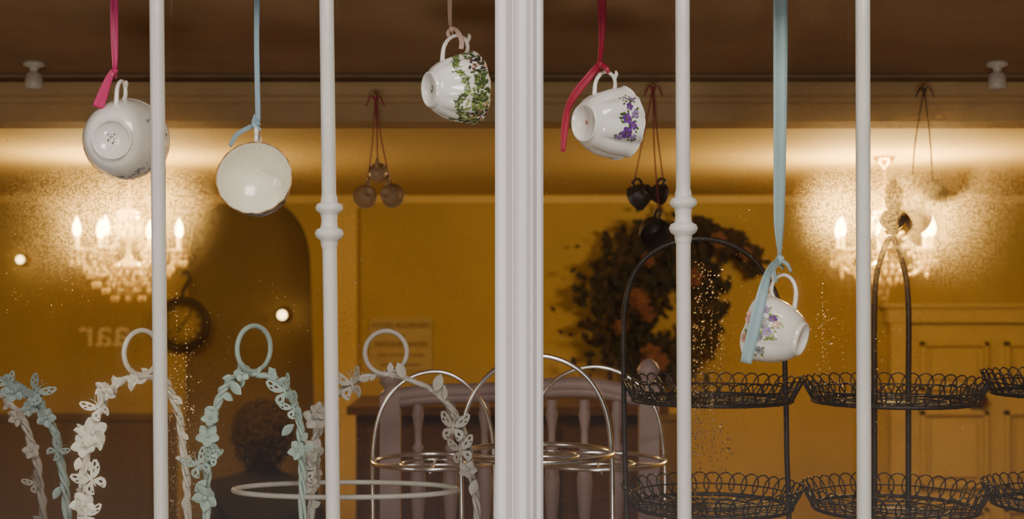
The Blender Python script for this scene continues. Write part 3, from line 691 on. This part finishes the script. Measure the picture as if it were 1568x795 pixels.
# ------------------------------------------------------------------ wreath
b=MB('floral_wreath'); wc=V(wx(1012),WALL_Y-.13,wz(468)); R=.22
b.tube([wc+V(R*math.cos(a),.05,R*1.15*math.sin(a)) for a in [2*math.pi*i/48 for i in range(48)]],.035,M_leaf2,8,True)
for i in range(2200):
    a=random.uniform(0,2*math.pi); wgt=.5+.5*math.cos(a-math.pi*.9)
    if random.random()>.35+.65*wgt: continue
    rr=R+random.gauss(0,.03+.06*wgt)
    p=wc+V(rr*math.cos(a),random.uniform(-.06,.05),rr*1.15*math.sin(a)); leaf3(b,p,random.uniform(.03,.065),random.choice([M_leaf,M_leaf,M_leaf2]))
for i in range(200):
    t=random.random(); p=V(wx(1060+100*t),WALL_Y-random.uniform(.07,.15),wz(345+60*t+random.gauss(0,10))); leaf3(b,p,random.uniform(.03,.06),random.choice([M_leaf,M_leaf2]))
for (u,v,sz) in((972,458,.06),(990,540,.055),(1052,425,.045),(1003,550,.045),(945,500,.04),(985,400,.04),(1090,370,.04),(1130,390,.035),(985,480,.04)):
    p=V(wx(u),WALL_Y-.20,wz(v))
    for k in range(4): blossom(b,p+V(0,-.012*k,0),sz*(1-.2*k),M_rose,6)
for v_ in b.v: v_.y=min(v_.y,WALL_Y-.004)
b.build()
# ------------------------------------------------------------------ wall things
b=MB('pocket_watch_wall_clock'); C=V(wx(281),WALL_Y-.03,wz(497)); R=38/sw
cir=lambda r,yy:[C+V(r*math.cos(2*math.pi*i/48),yy,r*math.sin(2*math.pi*i/48)) for i in range(48)]
b.tube(cir(R,0),.015,M_clock,10,True); b.tube(cir(R*.8,-.005),.003,M_clock,6,True)
MX=Matrix.Translation(C)@Matrix.Rotation(math.pi/2,4,'X')
b.lathe([(.001,-.02),(R,-.02),(R,-.03),(.001,-.03)],M_wall,MX,40)
for k in range(12):
    a=math.pi*k/6; d_=V(math.cos(a),0,math.sin(a)); b.tube([C+d_*R*.6+V(0,.005,0),C+d_*R*.76+V(0,.005,0)],.003,M_clock,5)
b.tube([C+V(0,0,0),C+V(.04,0,.05)],.003,M_clock,5); b.tube([C,C+V(-.02,0,-.03)],.004,M_clock,5)
b.tube(crom([C+V(0,0,R),C+V(0.005,0,R+.04),C+V(.02,0,R+.07),C+V(.035,0,R+.10),C+V(.02,0,R+.13),C+V(0,0,R+.12)],6),.009,M_clock,8)
b.build()
b=MB('allergy_notice_sign'); x0,x1=wx(567),wx(662); z1,z0=wz(487),wz(567)
b.box((x0,WALL_Y-.012,z0),(x1,WALL_Y-.002,z1),M_paper)
for i,(t,sz) in enumerate((('FOOD ALLERGIES',.034),('AND',.02),('INTOLERANCES',.034),('please ask a member of staff',.018),('about your requirements',.018))):
    vs,fs=textmesh(t,sz); b.add(vs,fs,M_ink,Matrix.Translation(((x0+x1)/2,WALL_Y-.0145,z1-.045-.044*i))@XZ,False)
b.build()
b=MB('lettering_reflection'); vs,fs=textmesh('aar',.19); b.add(vs,fs,M_letter,Matrix.Translation((wx(160),WALL_Y-.004,wz(530)))@XZ@Matrix.Diagonal((-1,1,1,1)),False); b.build()  # reflection of a sign across the street, built as lettering on the wall
for u,v,r in((38,398,.018),(429,483,.022)):  # glowing balls stand in for street lights reflected in the glass
    b=MB('reflected_street_light'); yb=WALL_Y+(.115 if u>100 else 0); p=V(wx(u),yb-.06,wz(v)); b.ball(p,r,M_reflect,10); b.lathe([(.03,0),(.03,.008),(.008,.012),(.008,.06)],M_brass,Matrix.Translation((p.x,yb,p.z))@Matrix.Rotation(math.pi/2,4,'X'),12); b.build()
# small spot fittings on the bay ceiling
for u in(52,1527):
    b=MB('ceiling_spotlight'); p=at(u,65,.85); b.lathe([(.001,0),(.02,0),(.02,-.008),(.008,-.012),(.008,-.02),(.016,-.024),(.017,-.05),(.014,-.052),(.001,-.048)],M_bar,Matrix.Translation((p.x,.85,CEIL)),18); b.build()
# ------------------------------------------------------------------ person (standing, back to the street)
def person():
    y=3.7; s=sc(y); px=(402-784)/s; H=E+(440-622)/s
    k=H/1.70; root=bpy.data.objects.new('standing_person',None); bpy.context.collection.objects.link(root)
    def skin(name,J,Ed,mat,sub=2):
        me=bpy.data.meshes.new(name); me.from_pydata([(px+a*k,y+b_*k,c*k) for a,b_,c,_,_ in J],Ed,[]); o=bpy.data.objects.new(name,me); bpy.context.collection.objects.link(o)
        m=o.modifiers.new('s','SKIN'); 
        for i,j in enumerate(J): me.skin_vertices[0].data[i].radius=(j[3]*k,j[4]*k)
        me.skin_vertices[0].data[0].use_root=True
        o.modifiers.new('d','SUBSURF').levels=sub; o.modifiers['d'].render_levels=sub; me.materials.append(mat); o.parent=root; return o
    J=[(0,0,.92,.15,.11),(0,0,1.05,.13,.10),(0,0,1.22,.15,.11),(0,0,1.36,.14,.09),(0,0,1.43,.06,.06),(0,0,1.49,.052,.052)]
    Ed=[(0,1),(1,2),(2,3),(3,4),(4,5)]
    for sg in(-1,1):
        n=len(J); J+=[(sg*.17,0,1.36,.065,.065),(sg*.23,.01,1.10,.05,.05),(sg*.22,.12,.90,.036,.036)]
        Ed+=[(3,n),(n,n+1),(n+1,n+2)]
        n=len(J); J+=[(sg*.09,0,.84,.09,.09),(sg*.10,-.01,.48,.06,.06),(sg*.10,.02,.09,.045,.045),(sg*.11,.16,.04,.04,.035)]
        Ed+=[(0,n),(n,n+1),(n+1,n+2),(n+2,n+3)]
    skin('body',J,Ed,M_coat)
    for sg in(-1,1):
        hx,hy,hz=sg*.22,.13,.885
        J=[(hx,hy,hz,.022,.014),(hx,hy+.04,hz-.03,.03,.014),(hx,hy+.07,hz-.055,.032,.013)]; skin('palm',J,[(0,1),(1,2)],M_skin)
        for f,(o_,ln) in enumerate(((-.026,.065),(-.009,.075),(.009,.07),(.026,.055))):
            skin('finger_%d'%f,[(hx+o_,hy+.07,hz-.055,.009,.009),(hx+o_,hy+.07+ln*.5,hz-.085,.0085,.0085),(hx+o_,hy+.07+ln*.6,hz-.085-ln*.5,.007,.007)],[(0,1),(1,2)],M_skin,1)
        skin('thumb',[(hx-sg*.02,hy+.03,hz-.02,.011,.011),(hx-sg*.05,hy+.06,hz-.035,.010,.010),(hx-sg*.055,hy+.09,hz-.055,.008,.008)],[(0,1),(1,2)],M_skin,1)
    b=MB('head'); C=V(px,y,(1.585)*k)
    b.ball(C,.1*k,M_skin,16,(.78,.95,1.15)); b.ball(C+V(0,.095*k,-.01),.017*k,M_skin,8,(.7,1,1.2))
    for sg in(-1,1): b.ball(C+V(sg*.079*k,.01,0),.025*k,M_skin,8,(.35,.7,1.1)); b.ball(C+V(sg*.032*k,.085*k,.012),.012*k,M_china,8)
    b.ball(C+V(0,.086*k,-.055*k),.02*k,M_rose,8,(1.2,.4,.35))
    o=b.build(); o.parent=root
    b=MB('curly_hair')
    for i in range(900):
        d_=V(random.gauss(0,1),random.gauss(0,1)-.6,random.gauss(0,1)+.45).normalized()
        if d_.y>.45 and d_.z<.5: continue
        q0=random.uniform(.95,1.22)
        p=C+V(d_.x*.095*k*q0,d_.y*.105*k*q0,d_.z*.112*k*q0-.002)
        t=d_.orthogonal().normalized(); q=d_.cross(t); rr=random.uniform(.006,.013); ph=random.random()*6
        b.tube([p+(t*math.cos(ph+a)+q*math.sin(ph+a))*rr+d_*.016*math.sin(a*.5) for a in [i_*4.4/6 for i_ in range(7)]],.0022,M_hair,4)
    b.ball(C+V(0,-.012,.008),.105*k,M_hair,14,(.84,.95,1.08)); o=b.build(); o.parent=root
person()
# ------------------------------------------------------------------ lighting
def area(name,loc,tgt,size,e,col):
    l=bpy.data.lights.new(name,'AREA'); l.energy=e; l.size=size; l.color=col; o=bpy.data.objects.new(name,l); o.location=loc
    o.rotation_euler=(Vector(tgt)-Vector(loc)).to_track_quat('-Z','Y').to_euler(); bpy.context.collection.objects.link(o)
area('street_lamp_light',(.4,-2.2,3.7),(0,0,2.1),1.0,60,(1,.94,.88))
area('street_side_light',(-3.2,-2.8,2.9),(0,0,2.1),1.2,42,(1,.96,.93))  # unseen soft light from the street side
area('front_fill_light',(-.1,-2.2,1.05),(0,0,2.3),.6,20,(1,.95,.90))  # unseen fill added low in front to brighten the cups
w=bpy.data.worlds.new('night_street'); bpy.context.scene.world=w; w.use_nodes=True
bg=w.node_tree.nodes['Background']; bg.inputs[0].default_value=(.55,.55,.62,1); bg.inputs[1].default_value=.05
cd=bpy.data.cameras.new('camera'); cd.lens=36*F/1568; cd.sensor_width=36; cd.shift_y=42.5/1568; cd.clip_start=.05
cd.dof.use_dof=True; cd.dof.focus_distance=1.84; cd.dof.aperture_fstop=5.6
co=bpy.data.objects.new('camera',cd); co.location=(0,CY,E); co.rotation_euler=(math.pi/2,0,0); bpy.context.collection.objects.link(co)
bpy.context.scene.camera=co
